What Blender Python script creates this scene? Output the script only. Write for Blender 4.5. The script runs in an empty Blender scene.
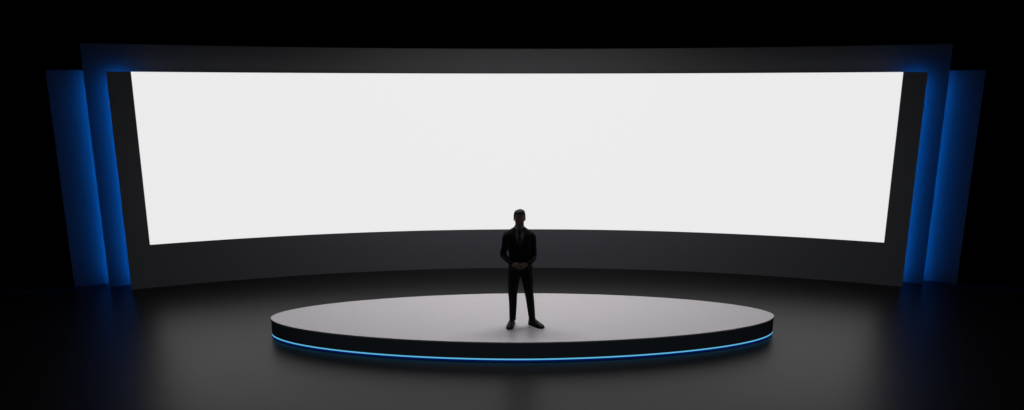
import bpy, bmesh, math, random
from mathutils import Vector, Matrix, noise
from mathutils.bvhtree import BVHTree

random.seed(4)
S = bpy.context.scene
COL = S.collection
PI = math.pi

# ------------------------------------------------------------------ camera
FPX = 618.16
PITCH, YAW = 0.1841, 0.0125
cam_d = bpy.data.cameras.new('camera')
cam = bpy.data.objects.new('camera', cam_d); COL.objects.link(cam)
cam_d.sensor_fit = 'HORIZONTAL'; cam_d.sensor_width = 36.0
cam_d.lens = FPX / 1024.0 * 36.0
cam_d.clip_start = 0.05; cam_d.clip_end = 200
cam.location = (-0.301, 0.0, 3.869)
cam.rotation_euler = (PI / 2 - PITCH, 0, -YAW)
S.camera = cam

# ------------------------------------------------------------------ world, exposure
world = bpy.data.worlds.new('dark_studio'); S.world = world
world.use_nodes = True
wb = world.node_tree.nodes['Background']
wb.inputs[0].default_value = (0.6, 0.7, 1.0, 1); wb.inputs[1].default_value = 0.0003
S.view_settings.view_transform = 'Standard'
S.view_settings.look = 'None'
S.view_settings.gamma = 1.0
S.view_settings.exposure = 0.0
S.view_settings.use_curve_mapping = False
S.cycles.max_bounces = 8
S.cycles.sample_clamp_indirect = 4.0
S.cycles.use_denoising = True

# soft overhead stage light hung above the platform, out of the picture
ld = bpy.data.lights.new('overhead_light', 'AREA'); ld.shape = 'RECTANGLE'; ld.size = 5.5; ld.size_y = 1.2; ld.spread = math.radians(140)
ld.energy = 140; ld.color = (1.0, 0.965, 0.985)
lo_ = bpy.data.objects.new('overhead_light', ld); COL.objects.link(lo_)
lo_.location = (0, 10.7, 6.6)

# very dim fill added high behind the camera to lift the front faces
fd = bpy.data.lights.new('front_fill', 'AREA'); fd.shape = 'RECTANGLE'; fd.size = 9.0; fd.size_y = 2.5
fd.energy = 62; fd.color = (0.86, 0.93, 1.0)
fo_ = bpy.data.objects.new('front_fill', fd); COL.objects.link(fo_)
fo_.location = (0, -3.0, 7.5)
fo_.rotation_euler = (Vector((0, 10, 1)) - Vector(fo_.location)).to_track_quat('-Z', 'Y').to_euler()

SCREEN_L = 0.83        # radiance of the white screen
EDGE_L = 230.0           # radiance of the blue edge lights on the wall
RING_L = 1.0           # radiance of the light line round the platform


# ------------------------------------------------------------------ materials
def material(name, col, rough=0.5, metal=0.0, spec=0.5, col2=None, scale=20.0, bump=0.0, rvar=0.0, coord='Object', tint=None):
    m = bpy.data.materials.new(name); m.use_nodes = True
    nt = m.node_tree; b = nt.nodes['Principled BSDF']
    b.inputs['Base Color'].default_value = (*col, 1)
    b.inputs['Roughness'].default_value = rough
    b.inputs['Metallic'].default_value = metal
    b.inputs['Specular IOR Level'].default_value = spec
    if tint: b.inputs['Specular Tint'].default_value = (*tint, 1)
    tc = nt.nodes.new('ShaderNodeTexCoord')
    n = nt.nodes.new('ShaderNodeTexNoise'); n.inputs['Scale'].default_value = scale; n.inputs['Detail'].default_value = 4
    nt.links.new(tc.outputs[coord], n.inputs['Vector'])
    mx = nt.nodes.new('ShaderNodeMix'); mx.data_type = 'RGBA'
    c2 = col2 if col2 else tuple(c * 0.92 for c in col)
    mx.inputs[6].default_value = (*col, 1); mx.inputs[7].default_value = (*c2, 1)
    nt.links.new(n.outputs['Fac'], mx.inputs[0]); nt.links.new(mx.outputs[2], b.inputs['Base Color'])
    if rvar:
        mr = nt.nodes.new('ShaderNodeMapRange')
        mr.inputs['To Min'].default_value = rough - rvar; mr.inputs['To Max'].default_value = rough + rvar
        nt.links.new(n.outputs['Fac'], mr.inputs['Value']); nt.links.new(mr.outputs['Result'], b.inputs['Roughness'])
    if bump:
        bp = nt.nodes.new('ShaderNodeBump'); bp.inputs['Strength'].default_value = bump; bp.inputs['Distance'].default_value = 0.002
        nt.links.new(n.outputs['Fac'], bp.inputs['Height']); nt.links.new(bp.outputs['Normal'], b.inputs['Normal'])
    return m


def emitter(name, col, strength):
    m = bpy.data.materials.new(name); m.use_nodes = True
    nt = m.node_tree; b = nt.nodes['Principled BSDF']
    b.inputs['Base Color'].default_value = (0.02, 0.02, 0.02, 1)
    b.inputs['Roughness'].default_value = 0.6
    b.inputs['Specular IOR Level'].default_value = 0.1
    b.inputs['Emission Color'].default_value = (*col, 1)
    b.inputs['Emission Strength'].default_value = strength
    return m


M = {
    'floor': material('polished_black_floor', (0.006, 0.0058, 0.006), 0.37, 0, 0.35, scale=3.0, rvar=0.01, tint=(1.0, 0.92, 0.98)),
    'backdrop': material('black_back_wall', (0.004, 0.004, 0.004), 0.95, 0, 0.0, scale=2),
    'bezel': material('charcoal_panel', (0.145, 0.150, 0.166), 0.5, 0, 0.6, scale=8),
    'portal': material('dark_grey_panel', (0.052, 0.052, 0.055), 0.6, 0, 0.3, scale=8),
    'back': material('panel_rear_plywood', (0.05, 0.04, 0.03), 0.8, 0, 0.2, scale=14),
    'screen': emitter('white_screen', (1.0, 1.0, 1.0), SCREEN_L),
    'edge': emitter('blue_light', (0.0, 0.20, 1.0), EDGE_L),
    'ring': emitter('cyan_light', (0.12, 0.50, 0.78), RING_L),
    'glow': emitter('blue_glow', (0.0, 0.010, 0.11), RING_L),  # emissive colour standing in for the light line's deep blue spill
    'deck': material('pale_grey_deck', (0.68, 0.65, 0.68), 0.40, 0, 0.9, scale=6, rvar=0.01),
    'skirt': material('black_platform_side', (0.15, 0.18, 0.21), 0.7, 0, 0.1, scale=10),
    'suit': material('black_wool', (0.010, 0.010, 0.012), 0.85, 0, 0.2, scale=400, bump=0.2),
    'lapel': material('black_satin_wool', (0.012, 0.012, 0.014), 0.6, 0, 0.3, scale=400, bump=0.1),
    'shirt': material('grey_cotton', (0.20, 0.20, 0.21), 0.8, 0, 0.2, scale=300, bump=0.1),
    'tie': material('dark_red_silk', (0.06, 0.012, 0.014), 0.45, 0, 0.4, scale=200),
    'skin': material('skin', (0.27, 0.175, 0.14), 0.6, 0, 0.3, col2=(0.24, 0.15, 0.12), scale=30, bump=0.05),
    'hair': material('dark_hair', (0.028, 0.025, 0.024), 0.7, 0, 0.4, scale=250, bump=0.6),
    'eye': material('eye_white', (0.7, 0.68, 0.66), 0.2, 0, 0.5),
    'iris': material('brown_iris', (0.05, 0.025, 0.015), 0.2, 0, 0.5),
    'leather': material('black_leather', (0.008, 0.008, 0.008), 0.5, 0, 0.25, scale=120, bump=0.1),
    'rubber': material('black_rubber', (0.01, 0.01, 0.01), 0.8, 0, 0.2),
}


# ------------------------------------------------------------------ helpers
def link(name, bm, mat, parent=None, smooth=False, normals=True):
    if normals: bmesh.ops.recalc_face_normals(bm, faces=bm.faces)
    me = bpy.data.meshes.new(name); bm.to_mesh(me); bm.free()
    me.materials.append(mat)
    if smooth:
        for p in me.polygons: p.use_smooth = True
    o = bpy.data.objects.new(name, me); COL.objects.link(o)
    if parent: o.parent = parent
    return o


def thing(name, label, cat, loc, rz=0, group=None):
    o = bpy.data.objects.new(name, None); COL.objects.link(o)
    o.location = loc; o.rotation_euler = (0, 0, rz); o.empty_display_size = 0.2
    o['label'] = label; o['category'] = cat; o['kind'] = 'thing'
    if group: o['group'] = group
    return o


def box(bm, x0, x1, y0, y1, z0, z1):
    vs = [bm.verts.new((x, y, z)) for z in (z0, z1) for (x, y) in ((x0, y0), (x1, y0), (x1, y1), (x0, y1))]
    for f in ((3, 2, 1, 0), (4, 5, 6, 7), (0, 1, 5, 4), (1, 2, 6, 5), (2, 3, 7, 6), (3, 0, 4, 7)):
        bm.faces.new([vs[i] for i in f])


# the whole set is concentric: concave arcs round a centre behind the camera
ARC_Y = 13.183 - 21.142
R_B = 21.142                   # front face of the screen wall
R_P = R_B + 0.3765             # front face of the portal behind it
R_W = R_P + 0.277              # front face of the outer wings
A_S, A_B, A_P, A_W = 0.3512, 0.3700, 0.3904, 0.4199
Z_T, Z_B, Z_P, Z_W = 4.203, 0.8716, 4.728, 4.241


def arc_box(bm, a0, a1, r0, r1, z0, z1, ox=0.0, oy=0.0, n=None):
    """curved slab between angles a0..a1, radii r0..r1, heights z0..z1; origin shifted to (ox, oy)"""
    n = n or max(2, int(abs(a1 - a0) / 0.012))
    rows = []
    for i in range(n + 1):
        t = a0 + (a1 - a0) * i / n
        s, c = math.sin(t), math.cos(t)
        rows.append([bm.verts.new((r * s - ox, ARC_Y + r * c - oy, z)) for (r, z) in ((r0, z0), (r1, z0), (r1, z1), (r0, z1))])
    for a, b in zip(rows, rows[1:]):
        for k in range(4):
            bm.faces.new((a[k], a[(k + 1) % 4], b[(k + 1) % 4], b[k]))
    bm.faces.new(rows[0][::-1]); bm.faces.new(rows[-1])


# ------------------------------------------------------------------ the setting
bm = bmesh.new(); box(bm, -22, 22, -6, 19, -0.2, 0)
o = link('floor', bm, M['floor']); o['kind'] = 'structure'
bm = bmesh.new(); box(bm, -22, 22, 19, 19.2, -0.2, 12)
o = link('wall_back', bm, M['backdrop']); o['kind'] = 'structure'

# ------------------------------------------------------------------ screen wall
BY = ARC_Y + R_B
wall = thing('video_wall', 'wide curved charcoal wall holding the glowing white screen', 'video wall', (0, BY, 0))
TB = 0.21
bm = bmesh.new()
# U-shaped surround: sill under the screen, a cheek on each side, all one skin
n = 60
prof = [-A_B, -A_S] + [-A_S + 2 * A_S * i / n for i in range(1, n)] + [A_S, A_B]
lo = [[bm.verts.new((r * math.sin(t), ARC_Y + r * math.cos(t) - BY, z)) for (r, z) in ((R_B, 0), (R_B + TB, 0), (R_B + TB, Z_B), (R_B, Z_B))] for t in prof]
for a, b in zip(lo, lo[1:]):
    for k in range(4):
        if k == 2 and (a is lo[0] or b is lo[-1]): continue
        bm.faces.new((a[k], a[(k + 1) % 4], b[(k + 1) % 4], b[k]))
bm.faces.new(lo[0][::-1]); bm.faces.new(lo[-1])
for (i, j) in ((0, 1), (-2, -1)):
    q = []
    for r_ in (lo[i], lo[j]):
        q.append([r_[3], r_[2]] + [bm.verts.new((v.co.x, v.co.y, Z_T)) for v in (r_[2], r_[3])])
    a, b = q
    for k in (1, 2, 3): bm.faces.new((a[k], a[(k + 1) % 4], b[(k + 1) % 4], b[k]))
    bm.faces.new(a[::-1]); bm.faces.new(b)
link('surround', bm, M['bezel'], wall)
bm = bmesh.new(); arc_box(bm, -A_S + 0.0001, A_S - 0.0001, R_B + 0.006, R_B + TB - 0.01, Z_B + 0.002, Z_T, 0, BY)
o = link('screen', bm, M['screen'], wall); o['label'] = 'glowing blank white screen'
bm = bmesh.new(); arc_box(bm, -A_B + 0.002, A_B - 0.002, R_B + TB + 0.001, R_B + TB + 0.010, 0.01, Z_T - 0.01, 0, BY)
link('rear_panel', bm, M['back'], wall)
INSET = 0.11
def edge_light(a_edge, r_back, z0, z1, side, parent, oy, ox=0.0, inset=INSET):
    """light bar fixed to the rear of a panel, set in from its edge, shining on the panel behind"""
    a1 = side * (a_edge - inset / r_back); a0 = side * (a_edge - (inset + 0.03) / r_back)
    bm = bmesh.new(); arc_box(bm, min(a0, a1), max(a0, a1), r_back, r_back + 0.004, z0, z1, ox, oy, n=1)
    o = link('light_strip', bm, M['edge'], parent); o['label'] = 'blue edge light bar'
    return o
for sd in (-1, 1): edge_light(A_B, R_B + TB + 0.011, 0.06, Z_T - 0.10, sd, wall, BY)

# ------------------------------------------------------------------ portal behind the screen wall
PY = ARC_Y + R_P
portal = thing('backdrop_panel', 'tall dark curved panel standing behind the white screen, showing as a beam above it', 'backdrop', (0, PY, 0))
TP = 0.12
bm = bmesh.new(); arc_box(bm, -A_P, A_P, R_P, R_P + TP, 0, Z_P, 0, PY)
link('panel_face', bm, M['portal'], portal)
bm = bmesh.new()
for t in [A_P * k / 6 for k in range(-6, 7)]:
    t *= 0.93
    arc_box(bm, t - 0.0012, t + 0.0012, R_P + TP + 0.001, R_P + TP + 0.04, 0, Z_P - 0.05, 0, PY, n=1)
link('rear_frame', bm, M['back'], portal)
for sd in (-1, 1): edge_light(A_P, R_P + TP + 0.002, 0.06, Z_W - 0.12, sd, portal, PY, inset=0.13)

# ------------------------------------------------------------------ outer wings
for sd, word in ((-1, 'left'), (1, 'right')):
    am = sd * (A_P + A_W) / 2
    ox, oy = R_W * math.sin(am), ARC_Y + R_W * math.cos(am)
    w = thing('wing_panel', 'narrow upright blue-lit panel at the far %s end of the screen wall' % word, 'panel', (ox, oy, 0), 0, 'wing panels at the ends of the wall')
    a0, a1 = sorted((sd * (A_P - 0.022), sd * A_W))
    bm = bmesh.new(); arc_box(bm, a0, a1, R_W, R_W + 0.06, 0, Z_W, ox, oy)
    link('panel_face', bm, M['portal'], w)
    bm = bmesh.new()
    for t in (a0 + 0.002, (a0 + a1) / 2, a1 - 0.002):
        arc_box(bm, t - 0.0012, t + 0.0012, R_W + 0.061, R_W + 0.10, 0, Z_W - 0.05, ox, oy, n=1)
    link('rear_frame', bm, M['back'], w)

# ------------------------------------------------------------------ oval platform
PX, PYC, PA, PB, PZ = 0.002, 9.465, 4.044, 1.091, 0.300
plat = thing('stage_platform', 'low oval stage platform with pale grey top and glowing blue line round its foot', 'stage', (PX, PYC, 0))


PE = 2 / 1.83          # slightly pointed oval


def oval(bm, rings, n=240, caps=(True, True)):
    """rings: (inset, z) down the side of the oval"""
    rs = []
    for (d, z) in rings:
        r = []
        for i in range(n):
            c, q = math.cos(2 * PI * i / n), math.sin(2 * PI * i / n)
            c, q = math.copysign(abs(c) ** PE, c), math.copysign(abs(q) ** PE, q)
            r.append(bm.verts.new(((PA - d) * c, (PB - d) * q, z)))
        rs.append(r)
    for a, b in zip(rs, rs[1:]):
        for i in range(n): bm.faces.new((a[i], a[(i + 1) % n], b[(i + 1) % n], b[i]))
    if caps[0]: bm.faces.new(rs[0][::-1])
    if caps[1]: bm.faces.new(rs[-1])
    return rs


LZ = 0.034
bm = bmesh.new(); oval(bm, [(0.012, PZ - 0.02), (0.0, PZ - 0.018), (0.0, PZ - 0.003), (0.003, PZ)])
link('deck', bm, M['deck'], plat)
bm = bmesh.new(); oval(bm, [(0.02, LZ + 0.012), (0.004, LZ + 0.014), (0.004, PZ - 0.0205), (0.05, PZ - 0.0205)])
link('skirt', bm, M['skirt'], plat)
bm = bmesh.new()
rs = oval(bm, [(0.012, LZ - 0.009), (0.003, LZ - 0.007), (0.003, LZ + 0.007), (0.012, LZ + 0.009)], caps=(False, False))
for i in range(240): bm.faces.new((rs[3][i], rs[3][(i + 1) % 240], rs[0][(i + 1) % 240], rs[0][i]))
o = link('light_strip', bm, M['ring'], plat); o['label'] = 'glowing light blue line'
bm = bmesh.new()  # added glowing band paints the blue glow and reflection below the light line
rs = oval(bm, [(0.012, 0.002), (0.004, 0.002), (0.004, LZ - 0.0085), (0.012, LZ - 0.0095)], caps=(False, False))
for i in range(240): bm.faces.new((rs[3][i], rs[3][(i + 1) % 240], rs[0][(i + 1) % 240], rs[0][i]))
o = link('glow_band', bm, M['glow'], plat); o['label'] = 'deep blue band imitating the glow under the light line'
bm = bmesh.new(); oval(bm, [(0.03, 0.0), (0.03, LZ - 0.014), (0.0125, LZ - 0.0125), (0.0125, LZ + 0.0115)])
link('plinth', bm, M['skirt'], plat)


# ------------------------------------------------------------------ the presenter
def loft(bm, rings, caps=True):
    vs = [[bm.verts.new(p) for p in r] for r in rings]
    n = len(vs[0])
    for a, b in zip(vs, vs[1:]):
        for i in range(n): bm.faces.new((a[i], a[(i + 1) % n], b[(i + 1) % n], b[i]))
    if caps:
        for r, rev in ((vs[0], True), (vs[-1], False)):
            c = bm.verts.new(sum((v.co for v in r), Vector()) / n)
            for i in range(n):
                q = (r[(i + 1) % n], r[i], c) if rev else (r[i], r[(i + 1) % n], c)
                bm.faces.new(q)
    return vs


def smooth_path(pts, sub=5):
    out = []
    n = len(pts)
    for i in range(n - 1):
        p0, p1, p2, p3 = pts[max(0, i - 1)], pts[i], pts[i + 1], pts[min(n - 1, i + 2)]
        for k in range(sub):
            t = k / sub
            out.append([0.5 * (2 * b + (c - a) * t + (2 * a - 5 * b + 4 * c - d) * t * t + (3 * b - a - 3 * c + d) * t ** 3)
                        for a, b, c, d in zip(p0, p1, p2, p3)])
    out.append(list(pts[-1]))
    return out


def limb(bm, pts, n=20, sub=5, ref=Vector((0, 1, 0)), round_ends=True):
    """pts: (x, y, z, r_side, r_ref) ; tapering tube with oval section and rounded ends"""
    P = smooth_path(pts, sub) if sub > 1 else [list(p) for p in pts]
    rings = []
    m = len(P)
    for i, p in enumerate(P):
        c = Vector(p[:3]); a = Vector(P[max(0, i - 1)][:3]); b = Vector(P[min(m - 1, i + 1)][:3])
        t = (b - a).normalized()
        u = ref - t * ref.dot(t)
        if u.length < 1e-3: u = Vector((1, 0, 0)) - t * t.x
        u.normalize(); s = t.cross(u)
        def ring(off, k):
            return [c + t * off + s * (p[3] * k * math.cos(2 * PI * j / n)) + u * (p[4] * k * math.sin(2 * PI * j / n)) for j in range(n)]
        if round_ends and i == 0:
            rr = min(p[3], p[4])
            for q in (0.15, 0.4, 0.7): rings.append(ring(-rr * math.sqrt(1 - q * q), q))
        rings.append(ring(0, 1))
        if round_ends and i == m - 1:
            rr = min(p[3], p[4])
            for q in (0.7, 0.4, 0.15): rings.append(ring(rr * math.sqrt(1 - q * q), q))
    loft(bm, rings)


def stack(bm, levels, n=40, sub=5, e=2.3):
    """levels: (z, cx, cy, rx, r_front, r_back) horizontal superellipse rings"""
    rings = []
    for (z, cx, cy, rx, rf, rb) in smooth_path(levels, sub):
        r = []
        for j in range(n):
            a = 2 * PI * j / n; c, s = math.cos(a), math.sin(a)
            k = (abs(c) ** e + abs(s) ** e) ** (-1 / e)
            r.append(Vector((cx + rx * c * k, cy + (rb if s > 0 else rf) * s * k, z)))
        rings.append(r)
    loft(bm, rings)


def blob(bm, c, r, rot=None):
    mt = Matrix.Translation(c) @ (rot.to_4x4() if rot else Matrix.Identity(4)) @ Matrix.Diagonal((*r, 1))
    bmesh.ops.create_icosphere(bm, subdivisions=3, radius=1, matrix=mt)


def fuse(bm, voxel, iters=3, factor=0.5):

    """melt overlapping closed pieces into one continuous surface; returns a mesh"""
    bmesh.ops.recalc_face_normals(bm, faces=bm.faces)
    me = bpy.data.meshes.new('tmp'); bm.to_mesh(me); bm.free()
    o = bpy.data.objects.new('tmp', me); COL.objects.link(o)
    r = o.modifiers.new('r', 'REMESH'); r.mode = 'VOXEL'; r.voxel_size = voxel; r.use_smooth_shade = True
    s = o.modifiers.new('s', 'SMOOTH'); s.factor = factor; s.iterations = iters
    bpy.context.view_layer.update()
    dg = bpy.context.evaluated_depsgraph_get()
    out = bpy.data.meshes.new_from_object(o.evaluated_get(dg))
    bpy.data.objects.remove(o); bpy.data.meshes.remove(me)
    return out


def link_mesh(name, me, mat, parent):
    me.materials.clear(); me.materials.append(mat)
    for p in me.polygons: p.use_smooth = True
    me.name = name
    o = bpy.data.objects.new(name, me); COL.objects.link(o); o.parent = parent
    return o


person = thing('person', 'person in a black suit and tie standing with hands clasped on the oval platform', 'person', (-0.083, 9.04, PZ))

HX = 0.008     # head centre


def head_r(z):
    """half width, front, back of the bare head at height z (head 1.565 .. 1.79)"""
    T = [(1.562, .026, .062, .010), (1.572, .042, .080, .030), (1.590, .056, .090, .045), (1.615, .066, .092, .062), (1.645, .072, .092, .080),
         (1.675, .076, .092, .092), (1.705, .078, .094, .098), (1.735, .0735, .090, .097), (1.760, .066, .078, .086),
         (1.778, .050, .056, .064), (1.787, .030, .032, .038), (1.790, .010, .010, .012)]
    for a, b in zip(T, T[1:]):
        if a[0] <= z <= b[0]:
            k = (z - a[0]) / (b[0] - a[0]); return [p + (q - p) * k for p, q in zip(a[1:], b[1:])]
    return list(T[0][1:]) if z < T[0][0] else list(T[-1][1:])


# --- body: one continuous surface from crown to ankles, fingers and all
bm = bmesh.new()
lv = [(z, HX, 0.0, *head_r(z)) for z in (1.562, 1.572, 1.59, 1.615, 1.645, 1.675, 1.705, 1.735, 1.76, 1.778, 1.787, 1.79)]
stack(bm, lv, n=36, sub=3, e=2.15)
limb(bm, [(0.004, .03, 1.44, .070, .062), (0.006, .018, 1.50, .061, .060), (0.008, .012, 1.56, .064, .060), (0.008, .015, 1.62, .064, .060)], ref=Vector((0, 1, 0)))
yF = -0.092
blob(bm, (HX, yF - .006, 1.655), (.012, .016, .024), Matrix.Rotation(-.25, 3, 'X'))     # nose bridge
blob(bm, (HX, yF - .016, 1.640), (.014, .013, .010))                                     # nose tip
for sx in (-1, 1):
    blob(bm, (HX + sx * .012, yF - .006, 1.637), (.008, .009, .007))                       # nostril wing
    blob(bm, (HX + sx * .030, yF + .010, 1.695), (.022, .012, .008))                       # brow
    blob(bm, (HX + sx * .040, yF + .034, 1.645), (.026, .020, .026))                       # cheek
    blob(bm, (HX + sx * .031, yF + .0135, 1.6865), (.017, .0085, .0050))                   # upper lid
    blob(bm, (HX + sx * .031, yF + .0145, 1.6695), (.016, .0085, .0045))                   # lower lid
    blob(bm, (HX + sx * .080, .004, 1.668), (.009, .018, .031), Matrix.Rotation(sx * .25, 3, 'Z'))   # ear
    blob(bm, (HX + sx * .083, -.002, 1.645), (.007, .010, .012))
blob(bm, (HX, yF - .001, 1.6165), (.024, .008, .0055))                                   # lips
blob(bm, (HX, yF + .001, 1.6065), (.020, .008, .0055))
blob(bm, (HX, yF + .012, 1.580), (.022, .014, .012))                                     # chin
# trunk
stack(bm, [(0.85, .022, .0, .10, .08, .09), (0.88, .022, .0, .155, .095, .11), (1.00, .018, .0, .14, .09, .09), (1.10, .014, .0, .13, .088, .085),
           (1.25, .006, .0, .15, .10, .095), (1.38, .004, .01, .165, .09, .095), (1.44, .004, .02, .12, .07, .07), (1.48, .005, .02, .06, .05, .05)], sub=4)
# arms end in hands clasped before the waist
WR, WL = Vector((-.088, -.185, 1.010)), Vector((.112, -.165, 1.007))
limb(bm, [(-.13, .012, 1.40, .035, .035), (-.190, .02, 1.33, .035, .035), (-.222, .030, 1.13, .026, .028), (-.170, -.07, 1.068, .028, .028), (*WR, .024, .020)], n=16)
limb(bm, [(.135, .012, 1.40, .035, .035), (.192, .02, 1.33, .035, .035), (.208, .030, 1.11, .026, .028), (.178, -.075, 1.04, .028, .028), (*WL, .024, .020)], n=16)


def hand(bm, w, d, back, flip, curl, spread=0.10):
    """w wrist; d pointing direction; back = direction the back of the hand faces; flip = side of the thumb"""
    d = d.normalized(); back = (back - d * back.dot(d)).normalized(); side = d.cross(back) * flip     # side = towards the thumb
    def pt(f, s, h): return w + d * f + side * s + back * h
    P = [pt(-.01, 0, 0), pt(.025, .002, .001), pt(.06, .002, .003), pt(.092, .0, .002)]
    R = [(.021, .016), (.031, .016), (.039, .0145), (.038, .011)]
    limb(bm, [(*p, r[0], r[1]) for p, r in zip(P, R)], n=16, sub=3, ref=back)
    for k, (s, L, r) in enumerate(((.029, .072, .0085), (.0105, .080, .0090), (-.0085, .074, .0085), (-.0265, .058, .0075))):
        p = pt(.088, s, .001); ang = curl * (0.35 + 0.05 * k); sp = spread * (1.5 - k) * .5
        out = [(*pt(.070, s * .9, .002), r * 1.15, r * 1.1), (*p, r * 1.05, r)]
        for seg, fr in enumerate((.45, .30, .25)):
            v = (d * math.cos(ang) - back * math.sin(ang)) + side * sp
            p = p + v.normalized() * (L * fr)
            out.append((*p, r * (1 - .08 * (seg + 1)), r * (1 - .08 * (seg + 1))))
            ang += curl * .75
        limb(bm, out, n=10, sub=3, ref=back)
    t0 = pt(.018, .022, -.004); t1 = pt(.048, .042, -.012); t2 = pt(.078, .047, -.018); t3 = pt(.100, .040, -.022)
    limb(bm, [(*t0, .014, .013), (*t1, .0115, .011), (*t2, .0098, .0095), (*t3, .0085, .008)], n=12, sub=3, ref=back)


hand(bm, WL, Vector((-1, -.10, -.42)), Vector((-.1, -1, .1)), 1, .25)
hand(bm, WR, Vector((1, -.22, -.30)), Vector((-.1, -1, .25)), -1, .42)
# legs
LEG_R = [(-.055, .0, .86, .085, .09), (-.072, -.005, .70, .070, .075), (-.088, -.008, .49, .050, .053), (-.088, .010, .33, .048, .053), (-.092, .016, .14, .028, .032), (-.098, .014, .08, .026, .034)]
LEG_L = [(.100, .0, .86, .085, .09), (.128, -.008, .70, .070, .075), (.156, -.014, .49, .050, .053), (.175, .006, .33, .048, .053), (.200, .016, .14, .028, .032), (.208, .012, .08, .026, .034)]
limb(bm, LEG_R, n=16); limb(bm, LEG_L, n=16)
body = link_mesh('body', fuse(bm, 0.0042, 2, .5), M['skin'], person)

for sx in (-1, 1):
    bm = bmesh.new(); bmesh.ops.create_uvsphere(bm, u_segments=20, v_segments=12, radius=.0125, matrix=Matrix.Translation((HX + sx * .031, yF + .0195, 1.6780)))
    e = link('eye', bm, M['eye'], person, True)
    bm = bmesh.new(); blob(bm, (HX + sx * .031, yF + .0095, 1.6780), (.0056, .0035, .0056)); link('iris', bm, M['iris'], e, True)

# --- hair: short, parted, following the skull and sinking into it at the hairline
bm = bmesh.new()
NZ, NA = 26, 56
rings = []
for i in range(NZ):
    z = 1.600 + (1.795 - 1.600) * (i / (NZ - 1)) ** .8
    zz = min(z, 1.7895)
    hw, hf, hb = head_r(zz); r = []
    for j in range(NA):
        a = 2 * PI * j / NA; c, s = math.cos(a), math.sin(a)            # s<0 is the face side
        front = max(0.0, -s)
        line = 1.628 + .05 * max(0, min(1, (-s + .35) / .5)) + .066 * max(0, min(1, (front - .25) / .4))   # hairline height round the head
        k = (abs(c) ** 2.15 + abs(s) ** 2.15) ** (-1 / 2.15)
        t = max(-.012, min(.011, (z - line) * .45))
        t += .0022 * noise.noise(Vector((c * 5, s * 5, z * 60)))
        r.append(Vector((HX + (hw + t) * c * k, ((hb if s > 0 else hf) + t) * s * k, z + (.010 * (1 + .4 * c) if z > 1.76 else max(0, (z - 1.70) / .06) * .010))))
    rings.append(r)
loft(bm, rings)
link_mesh('hair', fuse(bm, 0.004, 1, .4), M['hair'], person)

# --- shirt under the jacket, with collar, and the tie
bm = bmesh.new()
stack(bm, [(0.95, .018, .0, .150, .105, .10), (1.10, .014, .0, .142, .108, .10), (1.25, .006, .0, .165, .118, .11), (1.38, .004, .01, .170, .102, .105),
           (1.44, .004, .02, .125, .082, .085), (1.475, .005, .02, .080, .072, .070), (1.515, .006, .018, .068, .066, .064), (1.530, .006, .016, .066, .062, .062)], sub=4)
shirt = link_mesh('shirt', fuse(bm, 0.006, 2), M['shirt'], person)
bm = bmesh.new()
NC = 40
rows = []
for i in range(NC + 1):
    a = -PI / 2 + .16 + (2 * PI - .32) * i / NC
    c, s = math.cos(a), math.sin(a)
    fr = max(0, -s)
    zt = 1.568 - .022 * fr ** 2; zb = 1.520 - .034 * fr ** 6 - .012 * fr
    cy = .016
    rows.append([bm.verts.new((.006 + rx * c, cy + ry * s - (.010 * fr ** 4 if q else 0), z)) for q, (rx, ry, z) in enumerate(((.0645, .0615, zt - .012), (.0675, .0645, zt), (.078, .078, zb), (.0755, .0755, zb - .001)))])
for a, b in zip(rows, rows[1:]):
    for k in range(4): bm.faces.new((a[k], a[(k + 1) % 4], b[(k + 1) % 4], b[k]))
bm.faces.new(rows[0]); bm.faces.new(rows[-1][::-1])
link('collar', bm, M['shirt'], shirt, True)

# --- jacket
bm = bmesh.new()
JK = [(0.845, .022, .0, .192, .130, .135), (0.88, .022, .0, .192, .130, .135), (0.98, .020, .0, .176, .124, .122), (1.09, .014, .0, .160, .122, .112), (1.25, .006, .0, .182, .134, .125),
      (1.36, .004, .01, .200, .124, .122), (1.430, .004, .015, .206, .104, .105), (1.472, .004, .02, .176, .088, .090), (1.502, .005, .02, .128, .080, .078), (1.528, .006, .018, .088, .068, .076), (1.545, .006, .018, .080, .066, .074)]
stack(bm, JK, sub=5)
limb(bm, [(-.145, .012, 1.420, .058, .062), (-.186, .014, 1.385, .060, .066), (-.208, .022, 1.25, .053, .060), (-.236, .036, 1.12, .050, .054), (-.205, -.02, 1.080, .048, .050), (-.155, -.10, 1.050, .043, .043), (-.108, -.163, 1.023, .037, .036)], n=20)
limb(bm, [(.153, .012, 1.420, .058, .062), (.194, .014, 1.385, .060, .066), (.210, .022, 1.25, .053, .060), (.219, .036, 1.09, .050, .054), (.205, -.02, 1.055, .048, .050), (.172, -.09, 1.035, .043, .043), (.134, -.146, 1.016, .037, .036)], n=20)
jm = fuse(bm, 0.0055, 3)
jb = bmesh.new(); jb.from_mesh(jm)
bvh = BVHTree.FromBMesh(jb)


def front(x, z, off=0.0):
    h = bvh.ray_cast(Vector((x, -1, z)), Vector((0, 1, 0)))
    y = h[0].y if h[0] else -.1
    return Vector((x, y - off, z))


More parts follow.
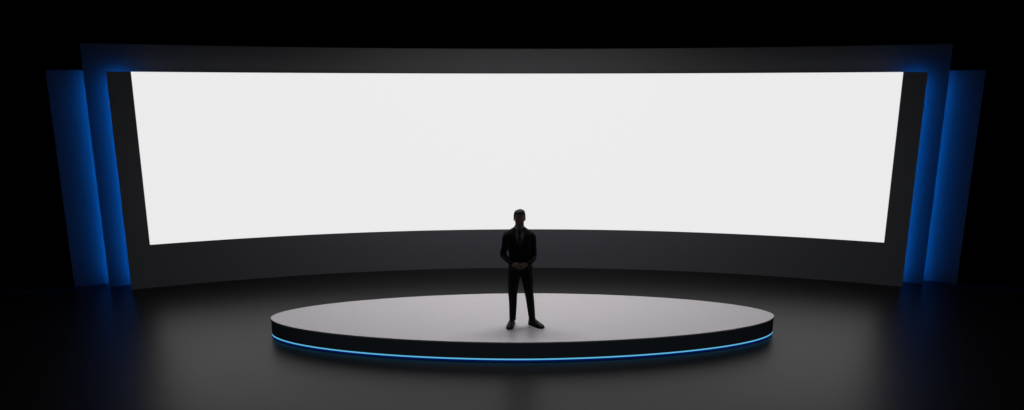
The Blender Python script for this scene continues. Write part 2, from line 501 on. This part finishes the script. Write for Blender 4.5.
ZV = 1.165       # where the lapels meet
def vhalf(z): return 0.0 if z < ZV else (z - ZV) * .24
dead = []
for f in jb.faces:
    c = f.calc_center_median()
    if c.y < 0 and abs(c.x - .008) < vhalf(c.z) and c.z > ZV and c.z < 1.52: dead.append(f)
    elif c.z > 1.532 or (c.z > 1.488 and c.y < -.005 and abs(c.x - .006) < .076): dead.append(f)
    elif c.y < .02 and .84 < c.z < .93 and abs(c.x - .012) < (.93 - c.z) * .35: dead.append(f)       # fronts part below the button
bmesh.ops.delete(jb, geom=dead, context='FACES')
jb.to_mesh(jm); jb.free()
jacket = link_mesh('jacket', jm, M['suit'], person)
sol = jacket.modifiers.new('thickness', 'SOLIDIFY'); sol.thickness = .004; sol.offset = -1


def patch(name, outline, mat, parent, thick=.004, off=.001, rows=10):
    """thin curved cloth piece lying on the jacket front; outline: list of (z, x0, x1)"""
    bm = bmesh.new(); F, B = [], []
    for i in range(rows + 1):
        t = i / rows * (len(outline) - 1); k = min(int(t), len(outline) - 2); u = t - k
        z, a, b = [p + (q - p) * u for p, q in zip(outline[k], outline[k + 1])]
        fr, bk = [], []
        for j in range(7):
            x = a + (b - a) * j / 6
            p = front(x, z, off)
            fr.append(bm.verts.new((p.x, p.y - thick, p.z))); bk.append(bm.verts.new(p))
        F.append(fr); B.append(bk)
    for i in range(rows):
        for j in range(6):
            bm.faces.new((F[i][j], F[i][j + 1], F[i + 1][j + 1], F[i + 1][j]))
            bm.faces.new((B[i][j + 1], B[i][j], B[i + 1][j], B[i + 1][j + 1]))
        bm.faces.new((F[i][0], F[i + 1][0], B[i + 1][0], B[i][0])); bm.faces.new((F[i + 1][6], F[i][6], B[i][6], B[i + 1][6]))
    for j in range(6):
        bm.faces.new((F[0][j + 1], F[0][j], B[0][j], B[0][j + 1])); bm.faces.new((F[rows][j], F[rows][j + 1], B[rows][j + 1], B[rows][j]))
    return link(name, bm, mat, parent, True)


for sd in (-1, 1):
    cx = .008
    ol = [(ZV - .01, cx + sd * -.004, cx + sd * .004), (1.23, cx + sd * .012, cx + sd * .052), (1.33, cx + sd * .036, cx + sd * .092), (1.375, cx + sd * .047, cx + sd * .104),
          (1.385, cx + sd * .050, cx + sd * .080), (1.44, cx + sd * .060, cx + sd * .092), (1.480, cx + sd * .066, cx + sd * .088), (1.500, cx + sd * .074, cx + sd * .084)]
    patch('lapel', ol, M['lapel'], jacket, rows=24)
    patch('pocket_flap', [(.955, .020 + sd * .075, .020 + sd * .140), (.915, .020 + sd * .073, .020 + sd * .142)], M['lapel'], jacket, rows=4)
for z in (1.150, 1.040):
    p = front(.004, z, .003)
    bm = bmesh.new(); bmesh.ops.create_cone(bm, cap_ends=True, segments=18, radius1=.0095, radius2=.008, depth=.004,
                                            matrix=Matrix.Translation(p) @ Matrix.Rotation(PI / 2, 4, 'X'))
    link('button', bm, M['leather'], jacket, True)
patch('breast_pocket', [(1.335, .105, .165), (1.318, .107, .165)], M['lapel'], jacket, rows=3)

# tie lies on the shirt
sb = bmesh.new(); sb.from_mesh(shirt.data); sbv = BVHTree.FromBMesh(sb); sb.free()
bm = bmesh.new(); TR = []
for (z, hw, lift) in ((1.150, .034, .006), (1.25, .030, .006), (1.36, .022, .007), (1.455, .014, .010), (1.465, .016, .018), (1.498, .023, .022), (1.508, .019, .014)):
    h = sbv.ray_cast(Vector((.006, -1, z)), Vector((0, 1, 0))); y = h[0].y if h[0] else -.055
    TR.append([bm.verts.new((.006 + hw * u, y + dy, z)) for (u, dy) in ((-1, -.003), (-.5, -lift), (0, -lift - .002), (.5, -lift), (1, -.003), (.5, .002), (-.5, .002))])
for a, b in zip(TR, TR[1:]):
    for k in range(7): bm.faces.new((a[k], a[(k + 1) % 7], b[(k + 1) % 7], b[k]))
bm.faces.new(TR[0]); bm.faces.new(TR[-1][::-1])
link('tie', bm, M['tie'], person, True)

# shirt cuffs
for (w, p) in ((WR, Vector((-.112, -.160, 1.025))), (WL, Vector((.136, -.144, 1.016)))):
    bm = bmesh.new(); d = (w - p).normalized()
    a, b = p - d * .01, p + d * .016
    limb(bm, [(*a, .031, .029), (*b, .0305, .0285)], n=24, sub=1, round_ends=False)
    link('cuff', bm, M['shirt'], shirt, True)

# --- trousers
bm = bmesh.new()
stack(bm, [(0.80, .022, .004, .150, .10, .115), (0.86, .022, .0, .170, .112, .125), (0.93, .020, .0, .165, .108, .116), (1.00, .018, .0, .152, .102, .105), (1.04, .016, .0, .146, .100, .10)], sub=4)
limb(bm, [(-.068, .0, .86, .102, .112), (-.080, -.002, .74, .094, .100), (-.088, -.006, .62, .082, .088), (-.092, -.010, .49, .068, .074), (-.090, .004, .35, .060, .067), (-.092, .014, .20, .054, .062), (-.094, .010, .085, .050, .066)], n=24, round_ends=False)
limb(bm, [(.110, .0, .86, .100, .112), (.128, -.004, .74, .090, .100), (.140, -.010, .62, .076, .084), (.158, -.016, .49, .066, .072), (.176, .0, .35, .060, .067), (.192, .014, .20, .054, .062), (.204, .008, .085, .050, .066)], n=24, round_ends=False)
tm = fuse(bm, 0.006, 3)
tm_n = [Vector((v.normal.x, v.normal.y, 0)) for v in tm.vertices]
for v, d in zip(tm.vertices, tm_n):                                # soft cloth folds at knee and break over the shoe
    z = v.co.z
    k = math.exp(-((z - .17) / .07) ** 2) * .0025 + math.exp(-((z - .50) / .07) ** 2) * .0012
    v.co += d * (k * math.sin(z * 120 + 14 * v.co.y + 3 * v.co.x))
link_mesh('trousers', tm, M['suit'], person)


# --- shoes
def make_shoe(ankle, ang):
    """heel under the ankle, toe pointing towards the camera turned outwards by ang"""
    root = bpy.data.objects.new
    d = Vector((math.sin(ang), -math.cos(ang), 0)); s = Vector((math.cos(ang), math.sin(ang), 0))
    def w(f, x, z): return Vector((ankle[0], ankle[1], 0)) + d * f + s * x + Vector((0, 0, z))
    # sections from heel to toe: forward, half width, top height, inner shift
    sec = [(-.074, .020, .066), (-.066, .030, .088), (-.045, .036, .108), (-.01, .0385, .118), (.03, .040, .114), (.07, .0435, .096), (.11, .0485, .076), (.15, .0490, .062), (.18, .0440, .052), (.205, .033, .042), (.218, .018, .030)]
    bm = bmesh.new(); rings = []
    for (f, hw, h) in sec:
        r = []
        for j in range(20):
            a = 2 * PI * j / 20; c, q = math.cos(a), math.sin(a)
            k = (abs(c) ** 2.6 + abs(q) ** 2.6) ** (-1 / 2.6)
            top = (h - .022) / 2
            narrow = 1 - .28 * max(0, q) * (1 if h > .06 else .5)
            r.append(w(f, hw * c * k * narrow, .022 + top + top * q * k))
        rings.append(r)
    loft(bm, rings)
    sh = link_mesh('shoe', fuse(bm, .004, 2), M['leather'], person)
    bm = bmesh.new()
    lo_, hi_ = [], []
    pts = [(f, hw + .004) for (f, hw, h) in sec]
    outl = [(f, x) for f, x in pts] + [(f, -x) for f, x in reversed(pts)]
    for (f, x) in outl:
        lift = .008 * max(0, (f - .15) / .07) ** 2
        hi_.append(bm.verts.new(w(f, x, .024 + lift))); lo_.append(bm.verts.new(w(f, x, .001 + lift)))
    m = len(outl)
    for i in range(m): bm.faces.new((lo_[i], lo_[(i + 1) % m], hi_[(i + 1) % m], hi_[i]))
    bm.faces.new(hi_); bm.faces.new(lo_[::-1])
    link('sole', bm, M['rubber'], sh)
    bm = bmesh.new()
    for k in range(4):
        f = .045 + k * .018; z = .111 - k * .0090
        limb(bm, [(*w(f, -.020, z - .006), .0022, .0022), (*w(f + .002, 0, z + .002), .0022, .0022), (*w(f, .020, z - .006), .0022, .0022)], n=8, sub=3)
    link('laces', bm, M['rubber'], sh, True)
    return sh


make_shoe((-.102, .022), -0.24)
make_shoe((.212, .004), 0.80)
person.scale = (1.012, 1.012, 1.008)
